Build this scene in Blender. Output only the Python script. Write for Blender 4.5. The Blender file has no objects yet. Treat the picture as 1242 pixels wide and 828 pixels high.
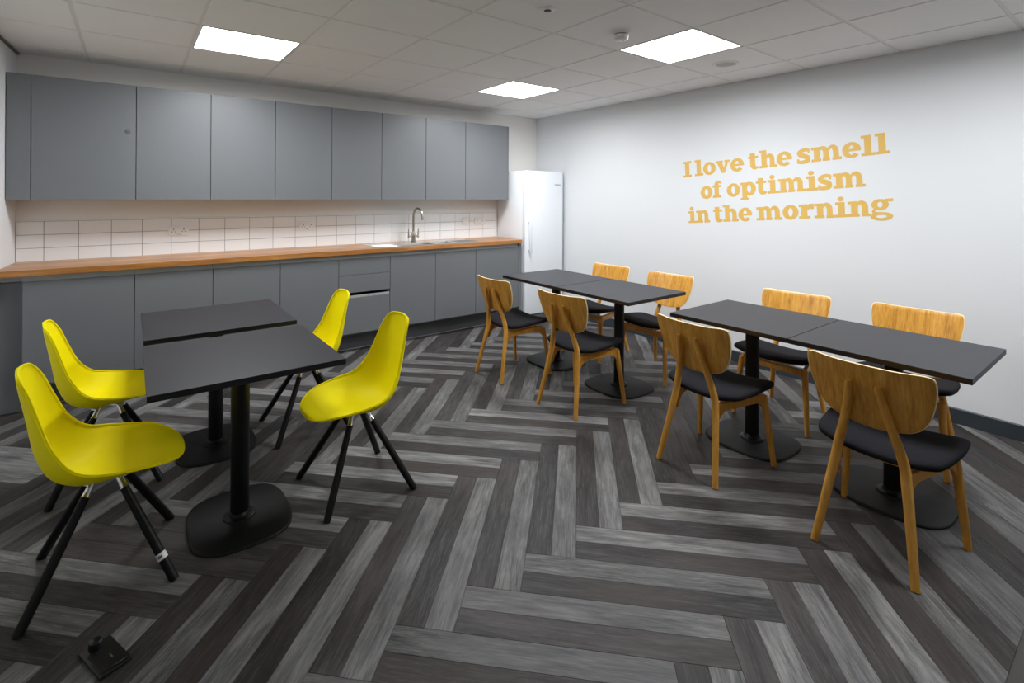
import bpy, bmesh, math, random
from mathutils import Vector, Matrix

random.seed(7)
R = math.radians
SC = bpy.context.scene
COL = SC.collection

# ------------------------------------------------------------------ camera, light, exposure
YAW, ROLL, CAM_Z, FPX, CX, CY = 0.6432, 0.0061, 1.4746, 606.34, 612.79, 236.82
cam = bpy.data.cameras.new('camera')
cam.sensor_fit = 'HORIZONTAL'
cam.sensor_width = 36.0
cam.lens = FPX / 1242 * 36.0
cam.shift_x = (621 - CX) / 1242
cam.shift_y = -(414 - CY) / 1242
cam.clip_start = 0.02
camo = bpy.data.objects.new('camera', cam)
COL.objects.link(camo)
fw = Vector((math.sin(YAW), math.cos(YAW), 0))
rt = Vector((math.cos(YAW), -math.sin(YAW), 0))
up = Vector((0, 0, 1))
r2 = rt * math.cos(ROLL) + up * math.sin(ROLL)
u2 = up * math.cos(ROLL) - rt * math.sin(ROLL)
m = Matrix((r2, u2, -fw)).transposed().to_4x4()
m.translation = Vector((0, 0, CAM_Z))
camo.matrix_world = m
SC.camera = camo

world = bpy.data.worlds.new('world')
SC.world = world
world.use_nodes = True
world.node_tree.nodes['Background'].inputs[0].default_value = (0.9, 0.95, 1.0, 1)
world.node_tree.nodes['Background'].inputs[1].default_value = 0.0
SC.view_settings.view_transform = 'Standard'
SC.view_settings.look = 'None'
SC.view_settings.gamma = 1.0
SC.view_settings.use_curve_mapping = False
SC.view_settings.exposure = 0.84
SC.cycles.diffuse_bounces = 8
PANEL_STRENGTH = 7.0
LAMP_WATTS = 14.0
LAMP_SPREAD = math.radians(172)
PANEL_COLOR = (0.965, 0.99, 1.02)

# room numbers
XL, XR, YB, YF, ZC = -0.676, 4.341, 5.104, -2.6, 2.5
GX, GY = -0.267, 4.747       # ceiling grid origin, 0.6 m module

# ------------------------------------------------------------------ materials
def srgb(r, g, b):
    def c(v):
        v /= 255.0
        return v / 12.92 if v <= 0.04045 else ((v + 0.055) / 1.055) ** 2.4
    return (c(r), c(g), c(b), 1)

def new_mat(name):
    mt = bpy.data.materials.new(name)
    mt.use_nodes = True
    nt = mt.node_tree
    return mt, nt, nt.nodes['Principled BSDF']

def simple(name, col, rough=0.5, metal=0.0, spec=0.5, bump=0.0, bscale=200.0, mottle=0.0, mscale=6.0, coat=0.0):
    mt, nt, b = new_mat(name)
    b.inputs['Base Color'].default_value = col
    b.inputs['Roughness'].default_value = rough
    b.inputs['Metallic'].default_value = metal
    b.inputs['Specular IOR Level'].default_value = spec
    b.inputs['Coat Weight'].default_value = coat
    tc = nt.nodes.new('ShaderNodeTexCoord')
    if bump > 0:
        n = nt.nodes.new('ShaderNodeTexNoise'); n.inputs['Scale'].default_value = bscale
        n.inputs['Detail'].default_value = 3
        bp = nt.nodes.new('ShaderNodeBump'); bp.inputs['Strength'].default_value = bump
        bp.inputs['Distance'].default_value = 0.001
        nt.links.new(tc.outputs['Object'], n.inputs['Vector'])
        nt.links.new(n.outputs['Fac'], bp.inputs['Height'])
        nt.links.new(bp.outputs['Normal'], b.inputs['Normal'])
    if mottle > 0:
        n = nt.nodes.new('ShaderNodeTexNoise'); n.inputs['Scale'].default_value = mscale
        n.inputs['Detail'].default_value = 4
        mx = nt.nodes.new('ShaderNodeMix'); mx.data_type = 'RGBA'
        mx.inputs[6].default_value = tuple(c * (1 - mottle) for c in col[:3]) + (1,)
        mx.inputs[7].default_value = tuple(min(1, c * (1 + mottle)) for c in col[:3]) + (1,)
        nt.links.new(tc.outputs['Object'], n.inputs['Vector'])
        nt.links.new(n.outputs['Fac'], mx.inputs[0])
        nt.links.new(mx.outputs[2], b.inputs['Base Color'])
    return mt

def wood(name, dark, mid, light, scale=(2.0, 40.0, 40.0), rough=0.45, rand=0.0, strength=1.0, coords='Object', bump=0.15, streak=None, tint=None, huge=1.6, dist=.6, crack=0, spec=0.5):
    """grain runs along local X unless scale says otherwise"""
    mt, nt, b = new_mat(name)
    L = nt.links.new
    tc = nt.nodes.new('ShaderNodeTexCoord')
    oi = nt.nodes.new('ShaderNodeObjectInfo')
    mul = nt.nodes.new('ShaderNodeVectorMath'); mul.operation = 'SCALE'
    comb = nt.nodes.new('ShaderNodeCombineXYZ')
    for i, k in enumerate((37.0, 91.0, 53.0)):
        mm = nt.nodes.new('ShaderNodeMath'); mm.operation = 'MULTIPLY'; mm.inputs[1].default_value = k
        L(oi.outputs['Random'], mm.inputs[0]); L(mm.outputs[0], comb.inputs[i])
    add = nt.nodes.new('ShaderNodeVectorMath'); add.operation = 'ADD'
    L(tc.outputs[coords], add.inputs[0]); L(comb.outputs[0], add.inputs[1])
    mp = nt.nodes.new('ShaderNodeMapping'); mp.inputs['Scale'].default_value = scale
    L(add.outputs[0], mp.inputs[0])
    n1 = nt.nodes.new('ShaderNodeTexNoise'); n1.inputs['Scale'].default_value = 1.0
    n1.inputs['Detail'].default_value = 7; n1.inputs['Roughness'].default_value = 0.68
    n1.inputs['Distortion'].default_value = dist
    L(mp.outputs[0], n1.inputs['Vector'])
    mp2 = nt.nodes.new('ShaderNodeMapping')
    mp2.inputs['Scale'].default_value = tuple(s * (0.28 if s > 10 else 0.8) for s in scale)
    L(add.outputs[0], mp2.inputs[0])
    n2 = nt.nodes.new('ShaderNodeTexNoise'); n2.inputs['Scale'].default_value = 1.0
    n2.inputs['Detail'].default_value = 3; n2.inputs['Distortion'].default_value = dist * 1.6
    L(mp2.outputs[0], n2.inputs['Vector'])
    av = nt.nodes.new('ShaderNodeMath'); av.operation = 'MULTIPLY_ADD'
    av.inputs[1].default_value = 0.55
    h = nt.nodes.new('ShaderNodeMath'); h.operation = 'MULTIPLY'; h.inputs[1].default_value = 0.45
    L(n2.outputs['Fac'], h.inputs[0]); L(n1.outputs['Fac'], av.inputs[0]); L(h.outputs[0], av.inputs[2])
    last = av
    if rand > 0:
        rr = nt.nodes.new('ShaderNodeMapRange'); rr.inputs['To Min'].default_value = -rand; rr.inputs['To Max'].default_value = rand
        L(oi.outputs['Random'], rr.inputs['Value'])
        ad = nt.nodes.new('ShaderNodeMath'); L(av.outputs[0], ad.inputs[0]); L(rr.outputs[0], ad.inputs[1])
        last = ad
    cr = nt.nodes.new('ShaderNodeValToRGB')
    cr.color_ramp.elements[0].position = 0.5 - 0.2 * strength; cr.color_ramp.elements[0].color = dark
    cr.color_ramp.elements[1].position = 0.5 + 0.2 * strength; cr.color_ramp.elements[1].color = light
    e = cr.color_ramp.elements.new(0.5); e.color = mid
    L(last.outputs[0], cr.inputs[0])
    out = cr.outputs[0]
    if streak:
        mp3 = nt.nodes.new('ShaderNodeMapping')
        mp3.inputs['Scale'].default_value = tuple(s * (3.2 if s > 10 else 2.2) for s in scale)
        L(add.outputs[0], mp3.inputs[0])
        n3 = nt.nodes.new('ShaderNodeTexNoise'); n3.inputs['Scale'].default_value = 1.0
        n3.inputs['Detail'].default_value = 5; n3.inputs['Roughness'].default_value = 0.75
        L(mp3.outputs[0], n3.inputs['Vector'])
        sr = nt.nodes.new('ShaderNodeMapRange'); sr.inputs['From Min'].default_value = 0.5; sr.inputs['From Max'].default_value = 0.72
        L(n3.outputs['Fac'], sr.inputs['Value'])
        mx = nt.nodes.new('ShaderNodeMix'); mx.data_type = 'RGBA'
        sm = nt.nodes.new('ShaderNodeMath'); sm.operation = 'MULTIPLY'; sm.inputs[1].default_value = streak[3]
        L(sr.outputs[0], sm.inputs[0]); L(sm.outputs[0], mx.inputs[0])
        L(out, mx.inputs[6]); mx.inputs[7].default_value = streak[:3] + (1,)
        out = mx.outputs[2]
        if crack:
            mp5 = nt.nodes.new('ShaderNodeMapping')
            mp5.inputs['Scale'].default_value = tuple(s * (4.0 if s > 10 else 1.6) for s in scale)
            mp5.inputs['Location'].default_value = (5, 9, 2)
            L(add.outputs[0], mp5.inputs[0])
            n5 = nt.nodes.new('ShaderNodeTexNoise'); n5.inputs['Scale'].default_value = 1.0
            n5.inputs['Detail'].default_value = 4; n5.inputs['Roughness'].default_value = 0.7; n5.inputs['Distortion'].default_value = 1.2
            L(mp5.outputs[0], n5.inputs['Vector'])
            cr5 = nt.nodes.new('ShaderNodeMapRange'); cr5.inputs['From Min'].default_value = 0.46; cr5.inputs['From Max'].default_value = 0.34
            cr5.inputs['To Max'].default_value = crack
            L(n5.outputs['Fac'], cr5.inputs['Value'])
            mx = nt.nodes.new('ShaderNodeMix'); mx.data_type = 'RGBA'
            L(cr5.outputs[0], mx.inputs[0]); L(out, mx.inputs[6]); mx.inputs[7].default_value = (0.018, 0.016, 0.016, 1)
            out = mx.outputs[2]
    if tint:      # large soft patches of another hue
        n4 = nt.nodes.new('ShaderNodeTexNoise'); n4.inputs['Scale'].default_value = huge; n4.inputs['Detail'].default_value = 2
        L(add.outputs[0], n4.inputs['Vector'])
        tr = nt.nodes.new('ShaderNodeMapRange'); tr.inputs['From Min'].default_value = 0.42; tr.inputs['From Max'].default_value = 0.7
        tr.inputs['To Max'].default_value = tint[3]
        L(n4.outputs['Fac'], tr.inputs['Value'])
        mx = nt.nodes.new('ShaderNodeMix'); mx.data_type = 'RGBA'
        L(tr.outputs[0], mx.inputs[0]); L(out, mx.inputs[6]); mx.inputs[7].default_value = tint[:3] + (1,)
        out = mx.outputs[2]
    L(out, b.inputs['Base Color'])
    b.inputs['Roughness'].default_value = rough
    b.inputs['Specular IOR Level'].default_value = spec
    bp = nt.nodes.new('ShaderNodeBump'); bp.inputs['Strength'].default_value = bump; bp.inputs['Distance'].default_value = 0.002
    L(n1.outputs['Fac'], bp.inputs['Height']); L(bp.outputs['Normal'], b.inputs['Normal'])
    return mt

MAT = {}
MAT['wall'] = simple('wall_paint', srgb(225, 227, 229), 0.75, bump=0.05, bscale=300)
MAT['wall_dark'] = simple('grey_wall_paint', srgb(228, 228, 228), 0.7)
MAT['wall_back'] = simple('back_wall_paint', srgb(236, 233, 229), 0.75, bump=0.05, bscale=300)
MAT['ceil_tile'] = simple('ceiling_tile_white', srgb(247, 246, 245), 0.9, bump=0.25, bscale=900, mottle=0.02, mscale=3)
MAT['ceil_bar'] = simple('ceiling_bar_white', srgb(236, 234, 231), 0.5)
MAT['ceil_void'] = simple('ceiling_backing', srgb(70, 68, 66), 0.9)
MAT['trim'] = simple('perimeter_trim_grey', srgb(112, 108, 105), 0.6)
MAT['skirt'] = simple('skirting_slate', srgb(50, 58, 64), 0.45)
MAT['floor_base'] = simple('floor_base_grey', srgb(66, 62, 60), 0.7, mottle=0.2, mscale=8)
MAT['cab'] = simple('cabinet_grey', srgb(112, 115, 118), 0.42, spec=0.45, bump=0.03, bscale=500)
MAT['cab_in'] = simple('cabinet_carcass_grey', srgb(106, 108, 110), 0.5)
MAT['channel'] = simple('recessed_rail_grey', srgb(165, 166, 166), 0.4)
MAT['kick'] = simple('kickboard_grey', srgb(80, 82, 86), 0.5)
MAT['sealant'] = simple('sealant_light_grey', srgb(150, 150, 150), 0.6)
MAT['tile'] = simple('glazed_white_tile', srgb(240, 240, 240), 0.12, spec=0.5, bump=0.04, bscale=12)
MAT['grout'] = simple('grey_grout', srgb(120, 116, 114), 0.9)
MAT['steel'] = simple('brushed_steel', (0.62, 0.62, 0.62, 1), 0.28, metal=1.0, bump=0.05, bscale=400)
MAT['nickel'] = simple('brushed_nickel', (0.42, 0.38, 0.32, 1), 0.3, metal=1.0)
MAT['chrome'] = simple('chrome', (0.82, 0.82, 0.82, 1), 0.12, metal=1.0)
MAT['plastic'] = simple('white_plastic', srgb(238, 238, 236), 0.3)
MAT['hole'] = simple('dark_hole', srgb(40, 38, 38), 0.6)
MAT['fridge'] = simple('fridge_white', srgb(240, 244, 248), 0.3, coat=0.2)
MAT['fridge_grey'] = simple('fridge_seal_grey', srgb(120, 124, 128), 0.5)
MAT['table'] = simple('table_laminate_charcoal', srgb(43, 44, 49), 0.45, spec=0.32, bump=0.06, bscale=700)
MAT['table_edge'] = simple('table_edge_black', srgb(14, 14, 15), 0.45)
MAT['base'] = simple('cast_iron_black', srgb(11, 11, 12), 0.5, spec=0.3, bump=0.1, bscale=350)
MAT['pole'] = simple('pole_black', srgb(8, 8, 9), 0.4, spec=0.3)
MAT['yellow'] = simple('yellow_polypropylene', (0.94, 0.81, 0.0, 1), 0.6, spec=0.1, bump=0.02, bscale=900)
MAT['blackwood'] = wood('black_stained_wood', srgb(7, 7, 8), srgb(11, 11, 12), srgb(18, 18, 18), (60, 60, 5), 0.45, spec=0.25, bump=0.1)
MAT['fabric'] = simple('charcoal_fabric', srgb(26, 26, 30), 0.9, spec=0.15, bump=0.5, bscale=900, mottle=0.25, mscale=350)
MAT['oak'] = wood('oak_frame', srgb(178, 120, 40), srgb(204, 146, 56), srgb(220, 168, 78), (90, 90, 5), 0.38, bump=0.06, dist=.15)
MAT['oak_ply'] = wood('oak_veneer', srgb(156, 100, 32), srgb(202, 144, 54), srgb(224, 172, 82), (60, 160, 3.5), 0.38, bump=0.06, strength=0.9, dist=.1)
MAT['ply_edge'] = simple('pale_plywood_edge', srgb(250, 224, 172), 0.5)
MAT['worktop'] = wood('oiled_worktop', srgb(124, 78, 34), srgb(172, 116, 60), srgb(204, 152, 92), (3, 50, 50), 0.3, bump=0.05, strength=1.1, rand=.12)
MAT['gold'] = simple('mustard_vinyl', srgb(222, 180, 92), 0.6)
MAT['badge'] = simple('badge_grey', srgb(150, 152, 156), 0.35, metal=0.6)
MAT['label'] = simple('label_white', srgb(225, 225, 222), 0.5)
MAT['ink'] = simple('label_ink', srgb(60, 60, 60), 0.6)
MAT['boxblack'] = simple('black_plastic', srgb(14, 14, 16), 0.35)
MAT['dot'] = simple('cover_cap_grey', srgb(84, 86, 90), 0.5)
MAT['grille'] = simple('speaker_grille_white', srgb(196, 193, 189), 0.7, bump=0.6, bscale=600)
MAT['plank_light'] = wood('vinyl_plank_pale', srgb(52, 52, 52), srgb(96, 95, 94), srgb(140, 139, 137), (4.5, 60, 60), 0.5, spec=0.22, rand=0.06, strength=0.85, bump=0.2, streak=(0.36, 0.355, 0.34, 0.45), crack=.55, tint=(0.13, 0.125, 0.13, 0.5))
MAT['plank_dark'] = wood('vinyl_plank_dark', srgb(29, 28, 28), srgb(51, 49, 49), srgb(77, 74, 73), (4.5, 60, 60), 0.5, spec=0.22, rand=0.08, strength=0.85, bump=0.2, streak=(0.2, 0.19, 0.18, 0.35), crack=.5, tint=(0.06, 0.046, 0.040, 0.5))

def emit_mat():
    mt, nt, b = new_mat('light_panel_diffuser')
    b.inputs['Base Color'].default_value = (0.9, 0.9, 0.9, 1)
    b.inputs['Emission Color'].default_value = PANEL_COLOR + (1,)
    b.inputs['Emission Strength'].default_value = PANEL_STRENGTH
    return mt
MAT['panel'] = emit_mat()

# ------------------------------------------------------------------ mesh helpers
def link(name, me, mat, parent=None, smooth=None):
    if isinstance(mat, (list, tuple)):
        for k in mat: me.materials.append(MAT[k])
    elif mat: me.materials.append(MAT[mat])
    if smooth is not None:
        me.shade_smooth()
        if smooth < 179: me.set_sharp_from_angle(angle=R(smooth))
    o = bpy.data.objects.new(name, me)
    COL.objects.link(o)
    if parent: o.parent = parent
    return o

def bm_obj(name, bm, mat, parent=None, smooth=None):
    bmesh.ops.recalc_face_normals(bm, faces=bm.faces)
    me = bpy.data.meshes.new(name)
    bm.to_mesh(me); bm.free()
    return link(name, me, mat, parent, smooth)

def add_box(bm, x0, x1, y0, y1, z0, z1, bev=0.0, seg=1, mi=0):
    v = [bm.verts.new(p) for p in ((x0,y0,z0),(x1,y0,z0),(x1,y1,z0),(x0,y1,z0),(x0,y0,z1),(x1,y0,z1),(x1,y1,z1),(x0,y1,z1))]
    fs = [bm.faces.new([v[i] for i in f]) for f in ((3,2,1,0),(4,5,6,7),(0,1,5,4),(1,2,6,5),(2,3,7,6),(3,0,4,7))]
    for f in fs: f.material_index = mi
    if bev > 0:
        es = list({e for f in fs for e in f.edges})
        bmesh.ops.bevel(bm, geom=es, offset=bev, segments=seg, profile=0.5, affect='EDGES')

def box(name, x0, x1, y0, y1, z0, z1, mat, parent=None, bev=0.0, seg=1, smooth=None):
    bm = bmesh.new(); add_box(bm, x0, x1, y0, y1, z0, z1, bev, seg)
    return bm_obj(name, bm, mat, parent, smooth)

def add_tube(bm, path, radii, n=14, cap=True, ref=(0, 0, 1), flat=1.0, power=2.0):
    """swept round bar; radii may be floats or (a, b) half axes"""
    P = [Vector(p) for p in path]
    rings = []
    prev = None
    for i, p in enumerate(P):
        t = (P[min(i + 1, len(P) - 1)] - P[max(i - 1, 0)]).normalized()
        if prev is None:
            a = Vector(ref)
            if abs(a.dot(t)) > 0.95: a = Vector((0, 1, 0)) if abs(t.y) < 0.9 else Vector((1, 0, 0))
            nx = (a - t * a.dot(t)).normalized()
        else:
            nx = (prev - t * prev.dot(t)).normalized()
        prev = nx
        ny = t.cross(nx)
        r = radii[i] if isinstance(radii, (list, tuple)) else radii
        ra, rb = r if isinstance(r, (list, tuple)) else (r, r * flat)
        ring = []
        for k in range(n):
            a = 2 * math.pi * k / n
            c, s = math.cos(a), math.sin(a)
            if power != 2.0:
                c = math.copysign(abs(c) ** (2 / power), c); s = math.copysign(abs(s) ** (2 / power), s)
            ring.append(bm.verts.new(p + nx * ra * c + ny * rb * s))
        rings.append(ring)
    for A, B in zip(rings[:-1], rings[1:]):
        for k in range(n):
            bm.faces.new((A[k], A[(k + 1) % n], B[(k + 1) % n], B[k]))
    if cap:
        bm.faces.new(rings[0][::-1]); bm.faces.new(rings[-1])

def add_lathe(bm, prof, cx=0, cy=0, n=32, sx=1, sy=1):
    rings = []
    for r, z in prof:
        if r < 1e-6: rings.append([bm.verts.new((cx, cy, z))])
        else: rings.append([bm.verts.new((cx + sx * r * math.cos(2*math.pi*k/n), cy + sy * r * math.sin(2*math.pi*k/n), z)) for k in range(n)])
    for A, B in zip(rings[:-1], rings[1:]):
        for k in range(n):
            q = []
            for v in ((A[k % len(A)], A[(k+1) % len(A)], B[(k+1) % len(B)], B[k % len(B)])):
                if v not in q: q.append(v)
            if len(q) > 2: bm.faces.new(q)
    if len(rings[0]) > 1: bm.faces.new(rings[0][::-1])
    if len(rings[-1]) > 1: bm.faces.new(rings[-1])

def add_prism(bm, pts, h0, h1, axis='z', fixed=None):
    """extrude polygon pts along axis"""
    def mk(p, h):
        return {'z': (p[0], p[1], h), 'y': (p[0], h, p[1]), 'x': (h, p[0], p[1])}[axis]
    A = [bm.verts.new(mk(p, h0)) for p in pts]; B = [bm.verts.new(mk(p, h1)) for p in pts]
    bm.faces.new(A[::-1]); bm.faces.new(B)
    n = len(pts)
    for i in range(n): bm.faces.new((A[i], A[(i+1) % n], B[(i+1) % n], B[i]))

def catmull(M, m=8, closed=False):
    n = len(M); out = []
    rng = range(n) if closed else range(n - 1)
    for i in rng:
        if closed: p0, p1, p2, p3 = M[i-1], M[i], M[(i+1) % n], M[(i+2) % n]
        else: p0, p1, p2, p3 = M[max(i-1, 0)], M[i], M[i+1], M[min(i+2, n-1)]
        for q in range(m):
            t = q / m
            out.append(tuple(.5*((2*b)+(-a+c)*t+(2*a-5*b+4*c-d)*t*t+(-a+3*b-3*c+d)*t**3) for a, b, c, d in zip(p0, p1, p2, p3)))
    if not closed: out.append(tuple(M[-1]))
    return out

def tag(o, label, cat, group=None):
    o['label'] = label; o['category'] = cat
    if group: o['group'] = group
    return o

def thing(name, label, cat, loc=(0, 0, 0), rz=0.0, group=None):
    o = bpy.data.objects.new(name, None); COL.objects.link(o)
    o.empty_display_size = 0.1
    o.location = loc; o.rotation_euler = (0, 0, rz)
    return tag(o, label, cat, group)

def structure(o): o['kind'] = 'structure'; return o

def copy_tree(root, loc, rz, label):
    def cp(o, par):
        c = o.copy(); COL.objects.link(c); c.parent = par
        for ch in list(o.children): cp(ch, c)
        return c
    kids = list(root.children)
    r = root.copy(); COL.objects.link(r)
    for k in kids: cp(k, r)
    r.location = loc; r.rotation_euler = (0, 0, rz); r['label'] = label
    return r

# ------------------------------------------------------------------ the room
floor = structure(box('floor', XL - .6, XR + .1, YF - .1, YB + .1, -0.12, -0.004, 'floor_base'))
W2 = 0.1025; PL = 9 * W2; U0, V0 = 2.262, -0.006
def plank_poly(u0, u1, v0, v1):
    g = 0.0005
    u0 += g; u1 -= g; v0 += g; v1 -= g
    return [((u - v) / 2**.5, (u + v) / 2**.5) for u, v in ((u0, v0), (u1, v0), (u1, v1), (u0, v1))]
FX0, FX1, FY0, FY1 = -.93, XR - .013, 0.30, 4.695
def clip(poly):
    for fn in (lambda p: p[0] - (XL + .001 - .05 * (YB - p[1])), lambda p: FX1 - p[0], lambda p: p[1] - FY0, lambda p: FY1 - p[1]):
        out = []
        for i in range(len(poly)):
            a, b = poly[i - 1], poly[i]
            da, db = fn(a), fn(b)
            if da >= 0 and db >= 0: out.append(b)
            elif da >= 0 > db or da < 0 <= db:
                t = da / (da - db)
                q = tuple(a[k] + (b[k] - a[k]) * t for k in (0, 1))
                out.append(q)
                if db >= 0: out.append(b)
        poly = out
        if len(poly) < 3: return []
    return poly
def area(p): return abs(sum(p[i-1][0]*p[i][1]-p[i][0]*p[i-1][1] for i in range(len(p)))) / 2
def plank_mesh(pts):
    bm = bmesh.new()
    c = (sum(p[0] for p in pts)/len(pts), sum(p[1] for p in pts)/len(pts))
    def ins(p, d):
        vx, vy = c[0]-p[0], c[1]-p[1]; l = math.hypot(vx, vy) or 1
        return (p[0]+math.copysign(min(d, abs(vx)), vx), p[1]+math.copysign(min(d, abs(vy)), vy))
    A = [bm.verts.new((p[0], p[1], -.004)) for p in pts]
    B = [bm.verts.new((p[0], p[1], -.0005)) for p in pts]
    D = [bm.verts.new((*ins(p, .0006), 0.0)) for p in pts]
    n = len(pts)
    bm.faces.new(D)
    for X, Y in ((A, B), (B, D)):
        for i in range(n): bm.faces.new((X[i], X[(i+1) % n], Y[(i+1) % n], Y[i]))
    bmesh.ops.recalc_face_normals(bm, faces=bm.faces)
    me = bpy.data.meshes.new('plank'); bm.to_mesh(me); bm.free()
    return me
hl, hw = PL/2 - .0005, W2/2 - .0005
full = {}
for k in ('plank_light', 'plank_dark'):
    full[k] = plank_mesh([(-hl, -hw), (hl, -hw), (hl, hw), (-hl, hw)]); full[k].materials.append(MAT[k])
n_planks = 0
for mm in range(-6, 7):
    for k in range(-40, 41):
        du, dv = mm * PL - 2 * W2 * k, mm * PL + 2 * W2 * k
        u, v = U0 + du, V0 + dv
        for (a, b, c, d, tone, ang) in ((u, u + PL, v - 2*W2, v - W2, 'plank_light', R(45)), (u, u + PL, v - W2, v, 'plank_dark', R(45)),
                                        (u - W2, u, v - PL, v, 'plank_light', R(135)), (u - 2*W2, u - W2, v - PL, v, 'plank_dark', R(135))):
            pp = plank_poly(a, b, c, d)
            cl = clip(pp)
            if not cl or area(cl) < 2e-4: continue
            cu, cv = (a + b) / 2, (c + d) / 2
            px, py = (cu - cv) / 2**.5, (cu + cv) / 2**.5
            flip = random.choice((0, math.pi))
            if random.random() < .07: tone = 'plank_light' if tone == 'plank_dark' else 'plank_dark'
            if abs(area(cl) - area(pp)) < 1e-7: me = full[tone]
            else:
                ca, sa = math.cos(-ang - flip), math.sin(-ang - flip)
                lp = []
                for q in cl:
                    x, y = q[0] - px, q[1] - py
                    l = (x * ca - y * sa, x * sa + y * ca)
                    if not lp or math.hypot(l[0]-lp[-1][0], l[1]-lp[-1][1]) > 1e-4: lp.append(l)
                if math.hypot(lp[0][0]-lp[-1][0], lp[0][1]-lp[-1][1]) < 1e-4: lp.pop()
                if len(lp) < 3: continue
                me = plank_mesh(lp); me.materials.append(MAT[tone])
            o = bpy.data.objects.new('plank', me); COL.objects.link(o)
            o.location = (px, py, 0); o.rotation_euler = (0, 0, ang + flip); o.parent = floor
            n_planks += 1
print('planks', n_planks)

wall_back = structure(box('wall_back', XL - .1, XR + .1, YB, YB + .1, 0, ZC + .06, 'wall_back'))
structure(box('wall_right', XR, XR + .1, YF, YB, 0, ZC + .06, 'wall'))
wl = bmesh.new(); add_prism(wl, [(XL - .6, YF), (XL - .05 * (YB - YF), YF), (XL, YB), (XL - .6, YB)], 0, ZC - .001, 'z')
structure(bm_obj('wall_left', wl, 'wall'))
tr = bmesh.new(); add_prism(tr, [(XL + .0005 - .05 * (YB - YF), YF + .003), (XL + .018 - .05 * (YB - YF), YF + .003), (XL + .018, YB - .003), (XL + .0005, YB - .003)], ZC - .012, ZC - .0005, 'z')
structure(bm_obj('trim_1', tr, 'trim'))
structure(box('wall_front', XL - .6, XR + .1, YF - .1, YF, 0, ZC - .001, 'wall_dark'))
sk = bmesh.new(); add_prism(sk, [(XR - .012, 0), (XR - .001, 0), (XR - .001, .1), (XR - .007, .1), (XR - .012, .094)], YF + .002, YB - .01, 'y')
structure(bm_obj('baseboard_right', sk, 'skirt'))

# ceiling: backing slab, bars in both directions, lay-in tiles with a lowered face
ceil = structure(box('ceiling', XL - .6, XR + .1, YF - .1, YB + .1, ZC + .03, ZC + .12, 'ceil_void'))
XLC = -1.1
xs = [XLC] + [GX + .6 * i for i in range(-1, 8)] + [XR]
xs = [x for x in xs if XLC <= x <= XR]
ys = [YB] + [GY - .6 * i for i in range(0, 13)] + [YF]
ys = [y for y in ys if YF <= y <= YB]
LIGHTS = {(0.333, 3.547): 'far_left', (2.733, 3.547): 'far_right', (2.733, 1.747): 'near_right', (2.733, -0.053): 'behind'}
b = .012
for x in xs[1:-1]:
    box('ceiling_bar', x - b, x + b, YF + .002, YB - .006, ZC + .004, ZC + .010, 'ceil_bar', ceil)
for y in ys[1:-1]:
    for x0, x1 in zip(xs[:-1], xs[1:]):
        box('ceiling_bar', x0 + (b if x0 > XLC else .002), x1 - (b if x1 < XR else .002), y - b, y + b, ZC + .0045, ZC + .0095, 'ceil_bar', ceil)
tile_cache = {}
for i, (x0, x1) in enumerate(zip(xs[:-1], xs[1:])):
    for j, (y1, y0) in enumerate(zip(ys[:-1], ys[1:])):
        if any(abs(x0 - lx) < .01 and abs(y0 - ly) < .01 for lx, ly in LIGHTS): continue
        ax0 = x0 + (.0095 if x0 > XLC else .004); ax1 = x1 - (.0095 if x1 < XR else .004)
        ay0 = y0 + (.0095 if y0 > YF else .004); ay1 = y1 - (.0095 if y1 < YB else .004)
        key = (round(ax1 - ax0, 3), round(ay1 - ay0, 3))
        if key not in tile_cache:
            bm = bmesh.new(); add_box(bm, -key[0]/2, key[0]/2, -key[1]/2, key[1]/2, 0, .02, .0015)
            bmesh.ops.recalc_face_normals(bm, faces=bm.faces)
            me = bpy.data.meshes.new('ceiling_tile'); bm.to_mesh(me); bm.free(); me.materials.append(MAT['ceil_tile'])
            tile_cache[key] = me
        o = bpy.data.objects.new('ceiling_tile', tile_cache[key]); COL.objects.link(o)
        o.location = ((ax0 + ax1) / 2, (ay0 + ay1) / 2, ZC); o.parent = ceil

# splashback tiles: 200 x 100, three rows, pieces of the back wall
box('grout_bed', XL + .001, 3.668, YB - .004, YB - .0005, .955, 1.2585, 'grout', wall_back)
tx0 = -0.1211
tcache = {}
edges = [XL + .002] + [tx0 + .2 * k for k in range(-2, 19) if tx0 + .2 * k > XL + .01] + [3.668]
for r_ in range(3):
    z1 = 1.258 - .1 * r_; z0 = z1 - .1
    for x0, x1 in zip(edges[:-1], edges[1:]):
        key = round(x1 - x0, 3)
        if key not in tcache:
            bm = bmesh.new(); add_box(bm, -key/2 + .0016, key/2 - .0016, -.008, 0, .0014, .0986, .001, 1)
            bmesh.ops.recalc_face_normals(bm, faces=bm.faces)
            me = bpy.data.meshes.new('wall_tile'); bm.to_mesh(me); bm.free(); me.materials.append(MAT['tile'])
            tcache[key] = me
        o = bpy.data.objects.new('wall_tile', tcache[key]); COL.objects.link(o)
        o.location = ((x0 + x1) / 2, YB - .001, z0)
        o.rotation_euler = (random.uniform(-.002, .002), 0, random.uniform(-.002, .002)); o.parent = wall_back
box('tile_edging', XL + .002, 3.668, YB - .01, YB - .001, 1.2588, 1.267, 'plastic', wall_back, .001)

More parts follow.
